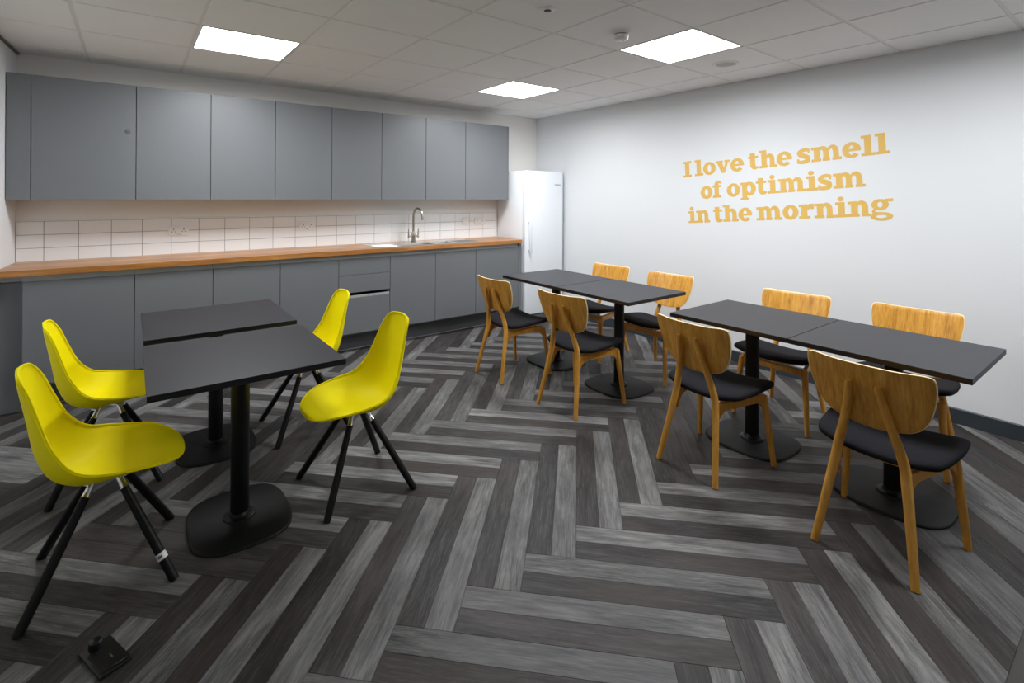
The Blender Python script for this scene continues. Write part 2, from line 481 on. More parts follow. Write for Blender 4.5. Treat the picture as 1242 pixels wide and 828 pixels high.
# ------------------------------------------------------------------ kitchen run
YD = 4.566      # face of the base doors
DT = .019
def handleless_door(name, x0, x1, z0, z1, yf, par, mat='cab'):
    return box(name, x0 + .0022, x1 - .0022, yf, yf + DT, z0, z1, mat, par, .0012)
def base_cabinet(x0, x1, label, drawers=False):
    t = thing('base_cabinet', label, 'cabinet', ((x0 + x1) / 2, YD, 0), 0, 'grey base cabinets under the wooden worktop')
    c = (x0 + x1) / 2; a, e = x0 - c, x1 - c
    # carcass (local coordinates, y forward = 0)
    bm = bmesh.new()
    add_box(bm, a + .0006, a + .018, DT + .002, .53, .165, .9175)
    add_box(bm, e - .018, e - .0006, DT + .002, .53, .165, .9175)
    add_box(bm, a + .018, e - .018, DT + .002, .53, .165, .183)
    add_box(bm, a + .018, e - .018, .512, .53, .183, .9175)
    add_box(bm, a + .018, e - .018, DT + .002, .10, .895, .9175)
    bm_obj('body', bm, 'cab_in', t)
    bm = bmesh.new()          # recessed finger rail above the door
    add_prism(bm, [(DT + .0004, .862), (DT + .0016, .862), (DT + .0016, .9165), (DT + .0004, .9165)], a + .0006, e - .0006, 'x')
    bm_obj('finger_rail', bm, 'channel', t)
    if drawers:
        for z0, z1 in ((.7245, .878), (.560, .7205), (.1795, .512)):
            handleless_door('drawer', a, e, z0, z1, 0, t)
        box('drawer_rail', a + .003, e - .003, .007, .03, .5125, .531, 'channel', t, .001)
    else:
        handleless_door('door', a, e, .1795, .878, 0, t)
    return t
base_cabinet(-.572, .027, 'wide grey base cabinet at the left end of the run, behind the yellow chairs')
base_cabinet(.027, .527, 'grey base cabinet standing behind the black table, second door from the left')
base_cabinet(.527, 1.027, 'grey base cabinet behind the charcoal table tops, third door from the left')
base_cabinet(1.027, 1.527, 'grey base cabinet immediately left of the three-drawer unit')
base_cabinet(1.527, 2.027, 'grey base unit with three drawers behind the yellow chairs', True)
base_cabinet(2.027, 2.527, 'grey base cabinet immediately right of the three-drawer unit, under the tap')
base_cabinet(2.527, 3.027, 'grey base cabinet under the right drainer, second right of the drawers')
base_cabinet(3.027, 3.627, 'wide grey base cabinet at the right end of the run beside the fridge')
tag(box('end_panel', 3.6285, 3.665, YD, YB - .012, 0.0005, .9175, 'cab', None, .001), 'tall narrow grey end panel closing the base cabinets beside the fridge', 'panel')
t = thing('filler_panel', 'narrow dark grey filler between left wall and the base cabinets', 'panel', (-.62, 4.64, 0))
box('panel', -.075, .046, .0, .018, .0005, .872, 'cab', t, .001)
box('rail', -.075, .046, -.02, .018, .878, .916, 'channel', t, .001)
t = thing('kickboard', 'long dark grey kickboard at the foot of the base cabinets', 'kickboard', (1.5, 4.696, 0))
box('board', -2.072, 2.125, .0, .016, .0, .163, 'kick', t, .0005)
box('sealant_bead', -2.072, 2.125, -.005, -.0002, .0005, .006, 'sealant', t)

# worktop with a cut-out for the sink bowls (built as rim pieces around the opening)
WT0, WT1 = .9185, .9605
t = thing('worktop', 'long oiled hardwood worktop with warm orange brown staves', 'worktop', (1.5, 4.8, 0))
SX0, SX1, SY0, SY1 = 2.16, 2.84, 4.52, 4.86
bm = bmesh.new()
X0, X1, Y0, Y1 = XL + .001, 3.652, 4.536, YB - .012
nst = 14
sy = [Y0 + (Y1 - Y0) * i / nst for i in range(nst + 1)]
o = None
for i in range(nst):
    y0, y1 = sy[i] - 4.8, sy[i + 1] - 4.8
    if sy[i + 1] > SY0 + .001 and sy[i] < SY1 - .02 and i > 0:
        segs = ((X0, SX0), (SX1, X1))
    else: segs = ((X0, X1),)
    segs = tuple((a_ - (.05 * (YB - sy[i + 1]) if a_ == X0 else 0), b_) for a_, b_ in segs)
    for s0, s1 in segs:
        st = bmesh.new(); add_box(st, s0 - 1.5, s1 - 1.5, y0 + .0001, y1 - .0001, WT0, WT1, .0015 if i in (0, nst - 1) else .0)
        bm_obj('stave', st, 'worktop', t)

# sink
t = thing('sink', 'stainless steel sink with bowl and drainers let into the wooden worktop', 'sink', (2.5, 4.72, 0))
bm = bmesh.new()
zt = WT1 + .0035; zr = WT1 + .0006
sx0, sx1, sya, syb = 1.9 - 2.5, 3.12 - 2.5, 4.585 - 4.72, 4.985 - 4.72
bowls = [(2.18 - 2.5, 2.56 - 2.5, 4.62 - 4.72, 4.84 - 4.72, .15), (2.60 - 2.5, 2.80 - 2.5, 4.64 - 4.72, 4.82 - 4.72, .10)]
# top plate as strips around the bowls
gx = sorted({sx0, sx1, *[q for bb in bowls for q in bb[:2]]})
gy = sorted({sya, syb, *[q for bb in bowls for q in bb[2:4]]})
def inb(x, y): return any(bb[0] < x < bb[1] and bb[2] < y < bb[3] for bb in bowls)
for i in range(len(gx) - 1):
    for j in range(len(gy) - 1):
        if inb((gx[i] + gx[i+1]) / 2, (gy[j] + gy[j+1]) / 2): continue
        add_box(bm, gx[i], gx[i+1], gy[j], gy[j+1], zr, zt)
bm_obj('rim_plate', bm, 'steel', t)
for k, (x0, x1, y0, y1, dp) in enumerate(bowls):
    bm = bmesh.new(); s = .02
    A = [bm.verts.new((x, y, zt)) for x, y in ((x0, y0), (x1, y0), (x1, y1), (x0, y1))]
    B = [bm.verts.new((x, y, zt - dp)) for x, y in ((x0 + s, y0 + s), (x1 - s, y0 + s), (x1 - s, y1 - s), (x0 + s, y1 - s))]
    for i in range(4): bm.faces.new((A[i], A[(i+1) % 4], B[(i+1) % 4], B[i]))
    bm.faces.new(B)
    me = bm_obj('bowl', bm, 'steel', t)
    md = me.modifiers.new('thick', 'SOLIDIFY'); md.thickness = .0012; md.offset = -1
    bm = bmesh.new(); add_lathe(bm, [(0, zt - dp + .0045), (.018, zt - dp + .0045), (.026, zt - dp + .002)], (x0 + x1) / 2, (y0 + y1) / 2, 20)
    bm_obj('waste', bm, 'chrome', t, 40)
for x0, x1 in ((1.93 - 2.5, 2.14 - 2.5), (2.84 - 2.5, 3.09 - 2.5)):
    bm = bmesh.new()
    for q in range(7):
        yy = 4.63 - 4.72 + q * .032
        add_tube(bm, [(x0, yy, zt), (x1, yy, zt)], .0035, 8)
    bm_obj('drainer', bm, 'steel', t, 40)

# tap
t = thing('kitchen_tap', 'brushed nickel swan-neck kitchen tap with two lever handles behind the sink', 'tap', (2.455, 4.93, zt))
bm = bmesh.new(); add_lathe(bm, [(.030, .0), (.030, .006), (.022, .014), (.020, .05), (.024, .06), (.024, .085), (.016, .1), (.013, .115)], 0, 0, 24)
bm_obj('body', bm, 'nickel', t, 40)
path = [(0, 0, .10), (0, 0, .18), (0, 0, .26)]
rr_ = .078
for q in range(0, 13):
    a = math.pi * q / 12 * .93
    path.append((0 + .10 * (1 - math.cos(a)) * rr_ * 1.6, -(rr_ * (1 - math.cos(a))), .285 + rr_ * math.sin(a)))
path.append((path[-1][0] + .003, path[-1][1] - .006, path[-1][2] - .06))
bm = bmesh.new(); add_tube(bm, path, [.0125] * (len(path) - 1) + [.013], 14)
bm_obj('spout', bm, 'nickel', t, 40)
for s in (-1, 1):
    bm = bmesh.new()
    add_tube(bm, [(s * .022, 0, .07), (s * .055, 0, .06)], [.008, .011], 12, ref=(0, 1, 0))
    add_tube(bm, [(s * .055, 0, .045), (s * .056, 0, .075), (s * .058, 0, .14)], [.012, .009, .006], 12)
    bm_obj('lever', bm, 'nickel', t, 40)

# wall cabinets
YU = 4.798; UZ0, UZ1 = 1.4215, 2.3015
def wall_cabinet(x0, x1, label, dot=False):
    t = thing('wall_cabinet', label, 'cabinet', ((x0 + x1) / 2, YU, UZ0), 0, 'grey handleless wall cabinets')
    a = (x1 - x0) / 2; hgt = UZ1 - UZ0
    bm = bmesh.new()
    add_box(bm, -a + .0006, a - .0006, DT + .002, YB - YU - .002, .0, .018)
    add_box(bm, -a + .0006, a - .0006, DT + .002, YB - YU - .002, hgt - .018, hgt)
    add_box(bm, -a + .0006, -a + .018, DT + .002, YB - YU - .002, .018, hgt - .018)
    add_box(bm, a - .018, a - .0006, DT + .002, YB - YU - .002, .018, hgt - .018)
    add_box(bm, -a + .018, a - .018, YB - YU - .02, YB - YU - .002, .018, hgt - .018)
    bm_obj('body', bm, 'cab_in', t)
    d = handleless_door('door', -a, a, .0, hgt, 0, t)
    if dot:
        bm = bmesh.new(); add_lathe(bm, [(0, 0), (.019, 0), (.019, .0012), (.017, .002), (0, .002)], 0, 0, 24)
        for v in bm.verts: v.co = Vector((v.co.x + .246, -v.co.z, v.co.y + .525))
        bm_obj('cover_cap', bm, 'dot', d, 30)
    return t
uxs = [-.562, .0325, .5325, 1.0325, 1.5325, 2.0325, 2.5325, 3.0325, 3.625]
ulab = ['wide grey leftmost wall cabinet with a small round dark mark on its door',
 'grey wall cabinet second from the left, above the left wall socket', 'grey wall cabinet third from the left of the row',
 'grey wall cabinet fourth from the left, above the middle wall socket', 'grey wall cabinet at the middle of the row, fifth from the left',
 'grey wall cabinet directly left of the one over the tap', 'grey wall cabinet over the tap spout, second from the right end', 'grey wall cabinet at the right end of the row beside the fridge top']
for i, (x0, x1) in enumerate(zip(uxs[:-1], uxs[1:])): wall_cabinet(x0, x1, ulab[i], i == 0)
tag(box('side_panel', 3.626, 3.645, YU + .001, YB - .002, UZ0, UZ1, 'cab', None, .001), 'thin grey side panel closing the right end of the wall cabinets', 'panel')
tag(box('filler_panel', XL - .010, -.5635, YU + .002, YU + .021, UZ0, UZ1, 'cab', None, .001), 'narrow grey upright filler between left wall and wall cabinets', 'panel')

# sockets
def socket(cx_, cz, w, label, kind):
    t = thing('wall_socket', label, 'socket', (cx_, YB - .010, cz), 0)
    bm = bmesh.new(); add_box(bm, -w/2, w/2, -.010, -.0004, -.043, .043, .003, 2)
    bm_obj('plate', bm, 'plastic', t, 40)
    if kind == 'double':
        for s in (-1, 1):
            bm = bmesh.new()
            cxx = s * .036
            add_box(bm, cxx - .0035, cxx + .0035, -.0112, -.0098, .004, .013)
            add_box(bm, cxx - .0145, cxx - .0075, -.0112, -.0098, -.014, -.009)
            add_box(bm, cxx + .0075, cxx + .0145, -.0112, -.0098, -.014, -.009)
            bm_obj('pin_holes', bm, 'hole', t)
            box('rocker_switch', s * .012 - .006, s * .012 + .006, -.0135, -.0101, .016, .034, 'plastic', t, .001)
        box('marking', -.014, .014, -.0112, -.0099, -.034, -.030, 'badge', t)
    elif kind == 'switch':
        box('rocker_switch', -.012, .012, -.0135, -.0101, -.016, .016, 'plastic', t, .0015)
        box('marking', -.008, .008, -.0112, -.0099, -.032, -.029, 'badge', t)
    else:
        box('flex_outlet', -.02, .02, -.0125, -.0101, -.02, .02, 'plastic', t, .001)
        box('marking', -.012, .012, -.0112, -.0099, -.034, -.030, 'badge', t)
socket(.331, 1.159, .147, 'white double wall socket at the left of the tiled splashback', 'double')
socket(1.389, 1.166, .147, 'white double wall socket in the middle of the tiled splashback', 'double')
socket(3.222, 1.16, .086, 'small square white switch on the tiles right of the tap', 'switch')
socket(3.425, 1.16, .147, 'white double outlet on the tiles nearest the fridge', 'double')

# fridge
FX, FXR, FY = 3.692, 4.288, 4.528
t = thing('refrigerator', 'tall white upright fridge in the corner with a long bar handle', 'fridge', ((FX + FXR) / 2, FY, 0))
hwid = (FXR - FX) / 2
bm = bmesh.new(); add_box(bm, -hwid, hwid, .062, YB - FY - .02, .02, 1.768, .006, 2)
bm_obj('body', bm, 'fridge', t, 40)
bm = bmesh.new(); add_box(bm, -hwid, hwid, .0, .054, .072, 1.768, .008, 3)
dr = bm_obj('door', bm, 'fridge', t, 40)
box('door_seal', -hwid + .01, hwid - .01, .0542, .0618, .08, 1.76, 'fridge_grey', t)
box('plinth', -hwid + .02, hwid - .02, .03, .06, .0, .066, 'fridge_grey', t)
bm = bmesh.new()
hx = -hwid + .045
add_tube(bm, [(hx, .002, 1.165), (hx, -.028, 1.165)], .009, 12)
add_tube(bm, [(hx, .002, .845), (hx, -.028, .845)], .009, 12)
add_box(bm, hx - .011, hx + .011, -.044, -.026, .815, 1.195, .005, 2)
bm_obj('handle', bm, 'fridge', dr, 40)
bm = bmesh.new()
for q in range(5): add_box(bm, hwid - .135 + q * .019, hwid - .122 + q * .019, -.0012, .0004, 1.60, 1.613)
bm_obj('badge', bm, 'badge', dr)

# ------------------------------------------------------------------ wall lettering (slab-serif letters, cut from vinyl)
def ring(cx_, cy_, rx, ry, ix, iy, a0=0, a1=360, icx=None, icy=None, n=28):
    icx = cx_ if icx is None else icx; icy = cy_ if icy is None else icy
    P = []
    for i in range(n + 1):
        a = R(a0 + (a1 - a0) * i / n)
        P.append(((cx_ + rx * math.cos(a), cy_ + ry * math.sin(a)), (icx + ix * math.cos(a), icy + iy * math.sin(a))))
    return [[P[i][0], P[i+1][0], P[i+1][1], P[i][1]] for i in range(n)]
def rc(x0, y0, x1, y1): return [[(x0, y0), (x1, y0), (x1, y1), (x0, y1)]]
def strokes(pts, ws):
    c = catmull([(*p, w) for p, w in zip(pts, ws)], 8)
    out = []; L_ = []
    for i, (x, y, w) in enumerate(c):
        a, b_ = c[max(i-1, 0)], c[min(i+1, len(c)-1)]
        dx, dy = b_[0]-a[0], b_[1]-a[1]; l = math.hypot(dx, dy) or 1
        nx, ny = -dy/l, dx/l
        L_.append(((x+nx*w/2, y+ny*w/2), (x-nx*w/2, y-ny*w/2)))
    for p, q in zip(L_[:-1], L_[1:]): out.append([p[0], q[0], q[1], p[1]])
    return out
XH, S_, T_ = .755, .30, .135
def arch(x):   # shoulder from stem right edge x into a right stem
    return ring(x + .19, .44, .285, .335, .085, .17, 0, 150, icx=x + .12, icy=.42) + rc(x + .205, 0, x + .475, .46)
def stemb(x, top, wl=.13, wr=.13): return rc(x, 0, x + S_, top) + rc(x - wl, 0, x + S_ + wr, T_)
GL = {}
GL['I'] = (.60, rc(.15, 0, .45, 1) + rc(0, 0, .6, T_) + rc(0, 1 - T_, .6, 1))
GL['l'] = (.58, stemb(.15, 1, .14, .15) + rc(.02, 1 - T_, .3, 1))
GL['i'] = (.58, stemb(.15, XH, .14, .15) + rc(.02, XH - T_, .3, XH) + ring(.28, .915, .145, .12, 0, 0, 0, 360))
GL['o'] = (.84, ring(.42, .375, .42, .40, .125, .225))
GL['v'] = (.90, [[(.06, .7), (.37, .7), (.53, .26), (.52, 0), (.40, 0), (.34, .03)], [(.66, .7), (.82, .7), (.56, 0), (.42, 0), (.44, .14)]] + rc(0, XH - T_, .45, XH) + rc(.56, XH - T_, .90, XH))
GL['e'] = (.82, ring(.42, .375, .42, .40, .125, .235, 0, 320) + rc(.25, .31, .835, .435) + [[(.74, .435), (.84, .40), (.84, .31), (.60, .31)]])
GL['t'] = (.64, rc(.12, .16, .42, .92) + rc(0, XH - T_, .60, XH) + ring(.40, .24, .27, .26, .0, .10, 180, 290, icx=.44, icy=.26) + [[(.43, .0), (.60, .03), (.63, .14), (.43, .16)]])
GL['h'] = (.97, stemb(.13, 1, .13, .06) + rc(0, 1 - T_, .3, 1) + arch(.40) + rc(.58, 0, .99, T_))
GL['n'] = (.97, stemb(.13, XH, .13, .06) + rc(0, XH - T_, .3, XH) + arch(.40) + rc(.58, 0, .99, T_))
GL['m'] = (1.46, stemb(.13, XH, .13, .05) + rc(0, XH - T_, .3, XH) + arch(.38) + rc(.55, 0, .90, T_) + arch(.85) + rc(1.02, 0, 1.45, T_))
GL['r'] = (.76, stemb(.13, XH, .13, .14) + rc(0, XH - T_, .3, XH) + ring(.60, .46, .24, .31, .12, .10, 75, 170, icx=.60, icy=.42) + [[(.56, .77), (.76, .77), (.76, .50), (.64, .48), (.60, .58)]])
GL['f'] = (.62, stemb(.13, .8, .13, .14) + rc(0, XH - T_, .56, XH) + ring(.41, .76, .28, .27, .03, .10, 70, 180, icx=.44, icy=.76) + [[(.42, 1.03), (.62, 1.0), (.62, .82), (.44, .86)]])
GL['p'] = (.95, rc(.12, -.2, .42, XH) + rc(0, -.24, .54, -.13) + rc(0, XH - T_, .3, XH) + ring(.55, .375, .40, .40, .12, .225, -150, 150))
GL['s'] = (.72, strokes([(.61, .60), (.56, .685), (.35, .695), (.14, .60), (.17, .47), (.36, .38), (.54, .28), (.54, .13), (.34, .07), (.12, .08), (.05, .16)], [.12, .16, .19, .22, .25, .26, .25, .22, .19, .17, .14]) + rc(.56, .50, .65, .74) + rc(.01, .01, .10, .25))
GL['g'] = (.92, ring(.38, .53, .36, .27, .11, .13) + [[(.50, .72), (.62, .80), (.92, .80), (.92, .66), (.66, .66)]] + strokes([(.18, .32), (.10, .22), (.18, .13), (.45, .10)], [.10, .13, .13, .15]) + ring(.43, -.03, .46, .20, .22, .075, 0, 360, icx=.42, icy=-.03) )
lett = thing('wall_lettering', 'mustard slab-serif quotation lettering on the white right wall', 'lettering', (XR - .0005, 2.0, 1.4))
def base_z(line, y):
    return {0: 1.663 + (2.824 - y) * .0808, 1: 1.466 + (2.508 - y) * .079, 2: 1.218 + (2.786 - y) * .0826}[line]
ASC = .152
words = [(0, 'I', 2.877, 2.786), (0, 'love', 2.753, 2.273), (0, 'the', 2.232, 1.871), (0, 'smell', 1.831, 1.214),
         (1, 'of', 2.687, 2.476), (1, 'optimism', 2.427, 1.355), (2, 'in', 2.817, 2.594), (2, 'the', 2.557, 2.198), (2, 'morning', 2.157, 1.185)]
for line, w, ya, yb_ in words:
    gap = .02
    tot = sum(GL[c][0] for c in w) + gap * (len(w) - 1)
    k = (ya - yb_) / tot
    x = 0
    sl = .081
    for ch in w:
        gw, polys = GL[ch]
        bm = bmesh.new()
        for ip, pl in enumerate(polys):
            pts = []
            for (px, py) in pl:
                s = (x + px) * k; hgt = py * ASC
                y = ya - s - hgt * -.05
                z = base_z(line, ya - s) + hgt
                pts.append((y - 2.0, z - 1.4))
            q = []
            for p_ in pts:
                if not q or math.hypot(p_[0]-q[-1][0], p_[1]-q[-1][1]) > 1e-6: q.append(p_)
            if math.hypot(q[0][0]-q[-1][0], q[0][1]-q[-1][1]) < 1e-6: q.pop()
            if len(q) > 2: add_prism(bm, q, -.0006 - ip * .000012, 0, 'x')
        bm_obj('letter', bm, 'gold', lett)
        x += gw + gap

# ------------------------------------------------------------------ ceiling fittings
labs = {'far_left': 'square lit ceiling panel above the left end of the kitchen', 'far_right': 'square lit ceiling panel nearest the fridge corner',
        'near_right': 'square lit ceiling panel beside the smoke detector', 'behind': 'square lit ceiling panel behind the camera over the right side'}
for (lx, ly), nm in LIGHTS.items():
    t = thing('ceiling_light', labs[nm], 'light', (lx + .3, ly + .3, ZC), 0, 'square recessed ceiling light panels')
    bm = bmesh.new()
    o_, i_ = .2895, .280
    add_box(bm, -o_, o_, -o_, -i_, -.001, .02); add_box(bm, -o_, o_, i_, o_, -.001, .02)
    add_box(bm, -o_, -i_, -i_, i_, -.001, .02); add_box(bm, i_, o_, -i_, i_, -.001, .02)
    bm_obj('frame', bm, 'plastic', t)
    ld = bpy.data.lights.new('panel_lamp', 'AREA'); ld.shape = 'SQUARE'; ld.size = 2 * i_ - .01
    ld.energy = LAMP_WATTS; ld.color = PANEL_COLOR; ld.spread = LAMP_SPREAD
    lo = bpy.data.objects.new('lamp', ld); COL.objects.link(lo); lo.location = (0, 0, -.0005); lo.parent = t
    box('diffuser', -i_ + .0005, i_ - .0005, -i_ + .0005, i_ - .0005, .001, .012, 'panel', t)
t = thing('smoke_detector', 'small white smoke detector hanging beside the near ceiling panel', 'detector', (2.455, 2.075, ZC))
bm = bmesh.new(); add_lathe(bm, [(.052, -.0005), (.052, -.010), (.046, -.014)], 0, 0, 32); bm_obj('mount', bm, 'plastic', t, 40)
bm = bmesh.new(); add_lathe(bm, [(.040, -.0145), (.040, -.019)], 0, 0, 32); bm_obj('vent_gap', bm, 'hole', t, 40)
bm = bmesh.new(); add_lathe(bm, [(.046, -.0195), (.047, -.030), (.042, -.044), (.030, -.052), (0, -.053)], 0, 0, 32); bm_obj('cover', bm, 'plastic', t, 40)
bm = bmesh.new(); add_lathe(bm, [(.003, -.051), (.003, -.0545), (0, -.0545)], .012, -.01, 10); bm_obj('indicator', bm, 'hole', t, 40)
t = thing('ceiling_speaker', 'round white speaker flush in the ceiling near the right wall', 'speaker', (3.672, 2.07, ZC))
bm = bmesh.new(); add_lathe(bm, [(.092, -.0005), (.092, -.004), (.086, -.007), (.074, -.006), (.072, -.003)], 0, 0, 40); bm_obj('rim', bm, 'plastic', t, 40)
bm = bmesh.new(); add_lathe(bm, [(.070, -.0007), (.070, -.0045), (.05, -.0075), (0, -.0085)], 0, 0, 40); bm_obj('grille', bm, 'grille', t, 40)
t = thing('ceiling_sensor', 'tiny round ceiling sensor with a dark centre at the top of the picture', 'sensor', (1.83, 2.063, ZC))
bm = bmesh.new(); add_lathe(bm, [(.044, -.0005), (.044, -.004), (.038, -.009), (.024, -.009)], 0, 0, 32); bm_obj('rim', bm, 'plastic', t, 40)
bm = bmesh.new(); add_lathe(bm, [(.020, -.0095), (.020, -.012), (.012, -.015), (0, -.016)], 0, 0, 24); bm_obj('lens', bm, 'dot', t, 40)

# ------------------------------------------------------------------ tables
def superellipse(a, b_, p, n=64):
    o = []
    for i in range(n):
        t_ = 2 * math.pi * i / n
        c, s = math.cos(t_), math.sin(t_)
        o.append((a * math.copysign(abs(c) ** (2/p), c), b_ * math.copysign(abs(s) ** (2/p), s)))
    return o
def make_table(label, loc, sx, sy, group, pole=(0, 0), bx_=.215, by_=.24, H=.75):
    t = thing('cafe_table', label, 'table', loc, 0, group)
    px, py = pole
    bm = bmesh.new(); add_box(bm, -sx/2, sx/2, -sy/2, sy/2, H - .0248, H, .0012)
    top = bm_obj('table_top', bm, ['table', 'table_edge'], t)
    for f in top.data.polygons:
        if f.normal.z < .9: f.material_index = 1
    bm = bmesh.new()
    add_box(bm, px - .12, px + .12, py - .018, py + .018, H - .031, H - .0252)
    add_box(bm, px - .018, px + .018, py - .12, py - .0182, H - .031, H - .0252)
    add_box(bm, px - .018, px + .018, py + .0182, py + .12, H - .031, H - .0252)
    bm_obj('support_spider', bm, 'pole', t)
    bm = bmesh.new(); add_lathe(bm, [(.0385, .022), (.0385, H - .0312)], px, py, 32)
    bm_obj('pole', bm, 'pole', t, 40)
    bm = bmesh.new(); add_lathe(bm, [(.068, .0135), (.066, .019), (.058, .023), (.046, .026), (.042, .035), (.0389, .038)], px, py, 32)
    bm_obj('collar', bm, 'pole', t, 40)
    bm = bmesh.new()
    prof = [(1.0, .0005), (1.0, .007), (.985, .0105), (.95, .0125), (.0, .0135)]
    rings = []
    se = superellipse(bx_, by_, 3.1)
    for s, z in prof[:-1]: rings.append([bm.verts.new((px + x * s, py + y * s, z)) for x, y in se])
    cv = bm.verts.new((px, py, .0135))
    n = len(se)
    bm.faces.new(rings[0][::-1])
    for A, B in zip(rings[:-1], rings[1:]):
        for i in range(n): bm.faces.new((A[i], A[(i+1) % n], B[(i+1) % n], B[i]))
    for i in range(n): bm.faces.new((rings[-1][i], rings[-1][(i+1) % n], cv))
    bm_obj('base_plate', bm, 'base', t, 50)
    return t
make_table('small square charcoal table in front, between the two near yellow chairs', (.4075, 2.5425, 0), .717, .715, 'charcoal tables between yellow chairs', (-.003, 0), .205, .243)
make_table('small square charcoal table behind, nearer the kitchen, between yellow chairs', (.4125, 3.375, 0), .717, .708, 'charcoal tables between yellow chairs', (-.005, 0), .205, .243)
make_table('black topped table nearest the fridge, pushed against its neighbour', (3.045, 3.2955, 0), .67, .705, 'black table pair between the far oak chairs', (0, 0), .225, .24)
make_table('black topped table in the middle of the room, front one of the far pair', (3.045, 2.5755, 0), .67, .725, 'black table pair between the far oak chairs', (0, 0), .225, .24)
make_table('black topped table at the far end of the near right pair', (3.035, 1.5300, 0), .675, .697, 'black table pair between the near oak chairs', (0, 0), .225, .24)
make_table('black topped table nearest the camera on the right side', (3.035, .8265, 0), .675, .702, 'black table pair between the near oak chairs', (0, 0), .225, .24)

# ------------------------------------------------------------------ yellow shell chairs (face local +X)
RIM = [(.257, 0, .415), (.234, .13, .427), (.150, .213, .455), (.011, .241, .476), (-.077, .222, .502), (-.136, .191, .574), (-.174, .163, .670), (-.207, .138, .765), (-.238, .10, .824), (-.254, 0, .835)]
CEN = [(.257, 0, .415), (.240, 0, .426), (.150, 0, .428), (.020, 0, .406), (-.070, 0, .397), (-.150, 0, .428), (-.196, 0, .515), (-.220, 0, .645), (-.242, 0, .770), (-.254, 0, .835)]
def make_shell_chair(label, loc, rz, group):
    t = thing('shell_chair', label, 'chair', loc, rz, group)
    rim = catmull(RIM, 6); cen = catmull(CEN, 6)
    bm = bmesh.new(); NU = 20
    rows = []
    for i, (r_, c_) in enumerate(zip(rim, cen)):
        if i in (0, len(rim) - 1):
            rows.append([bm.verts.new(r_)]); continue
        row = []
        for k in range(NU + 1):
            u = -1 + 2 * k / NU
            au = abs(u)
            hz = .2 * au ** 2 + .8 * au ** 3.4
            hx = au ** 2.0
            row.append(bm.verts.new((c_[0] + (r_[0] - c_[0]) * hx, r_[1] * math.copysign(min(1, au ** .97), u) if u else 0, c_[2] + (r_[2] - c_[2]) * hz)))
        rows.append(row)
    for A, B in zip(rows[:-1], rows[1:]):
        for k in range(NU):
            if len(A) == 1: bm.faces.new((A[0], B[k + 1], B[k]))
            elif len(B) == 1: bm.faces.new((A[k], A[k + 1], B[0]))
            else: bm.faces.new((A[k], A[k+1], B[k+1], B[k]))
    bmesh.ops.recalc_face_normals(bm, faces=bm.faces)
    me = bpy.data.meshes.new('seat_shell'); bm.to_mesh(me); bm.free()
    # make normals point up / forward
    if sum(p.normal.z * p.area for p in me.polygons) < 0: me.flip_normals()
    sh = link('seat_shell', me, 'yellow', t, 179)
    md = sh.modifiers.new('thick', 'SOLIDIFY'); md.thickness = .0065; md.offset = -1
    md = sh.modifiers.new('round', 'BEVEL'); md.width = .0018; md.segments = 2; md.limit_method = 'ANGLE'; md.angle_limit = R(50)
    bm = bmesh.new()
    loop = catmull(RIM + [(x, -y, z) for x, y, z in RIM[1:-1]][::-1], 6, True)
    L0 = [Vector(p) for p in loop]; nl = len(L0); rings = []
    for i, p in enumerate(L0):
        tg = (L0[(i + 1) % nl] - L0[i - 1]).normalized()
        out = Vector((p.x + .02, p.y, p.z - .52)); out = (out - tg * out.dot(tg)).normalized(); bi = tg.cross(out)
        rings.append([bm.verts.new(p + Vector((0, 0, -.002)) + (out * math.cos(a) + bi * math.sin(a)) * .0040 - out * .002) for a in (2 * math.pi * q / 8 for q in range(8))])
    for i in range(nl):
        A, B = rings[i], rings[(i + 1) % nl]
        for q in range(8): bm.faces.new((A[q], A[(q + 1) % 8], B[(q + 1) % 8], B[q]))
    bm_obj('rolled_edge', bm, 'yellow', sh, 179)
    # bracket below the shell
    bm = bmesh.new()
    add_box(bm, -.085, .085, -.014, .014, .372, .3795)
    add_box(bm, -.014, .014, -.085, -.0142, .372, .3795); add_box(bm, -.014, .014, .0142, .085, .372, .3795)
    bmesh.ops.rotate(bm, verts=bm.verts, cent=(0, 0, 0), matrix=Matrix.Rotation(R(45), 3, 'Z'))
    add_lathe(bm, [(.045, .3798), (.045, .388)], 0, 0, 20)
    bm_obj('bracket', bm, 'chrome', t)
    for sx_ in (-1, 1):
        for sy_ in (-1, 1):
            foot = Vector((sx_ * .218, sy_ * .222, 0)); top = Vector((sx_ * .050, sy_ * .062, .352))
            d = (top - foot)
            bm = bmesh.new()
            f2 = foot + d * .0
            add_tube(bm, [f2 + Vector((0, 0, .0005)), foot + d * .03, foot + d * .5, foot + d * .95], [.0155, .0165, .0165, .0150], 16, ref=(0, 1, 0))
            for v in bm.verts:
                if v.co.z < .0005: v.co.z = .0005
            lg = bm_obj('leg', bm, 'blackwood', t, 40)
            bm = bmesh.new()
            add_tube(bm, [foot + d * .9505, foot + d * .96, foot + d * 1.01, foot + d * 1.07], [.0148, .0130, .0120, .0110], 16, ref=(0, 1, 0))
            bm_obj('ferrule', bm, 'chrome', lg, 40)
    return t
g1 = 'yellow shell chairs around the two charcoal tables'
chA = make_shell_chair('front left yellow shell chair, nearest the camera, with a white label on its leg', (-.07, 2.506, 0), -.025, g1)
chB = copy_tree(chA, (-.085, 3.335, 0), 0.0, 'rear left yellow shell chair, nearer the base cabinets, on the left of the tables')
chC = copy_tree(chA, (.926, 2.497, 0), math.pi + .018, 'front right yellow shell chair, fully visible right of the near table')
chD = copy_tree(chA, (.905, 3.325, 0), math.pi, 'rear right yellow shell chair, partly hidden behind the near charcoal table')
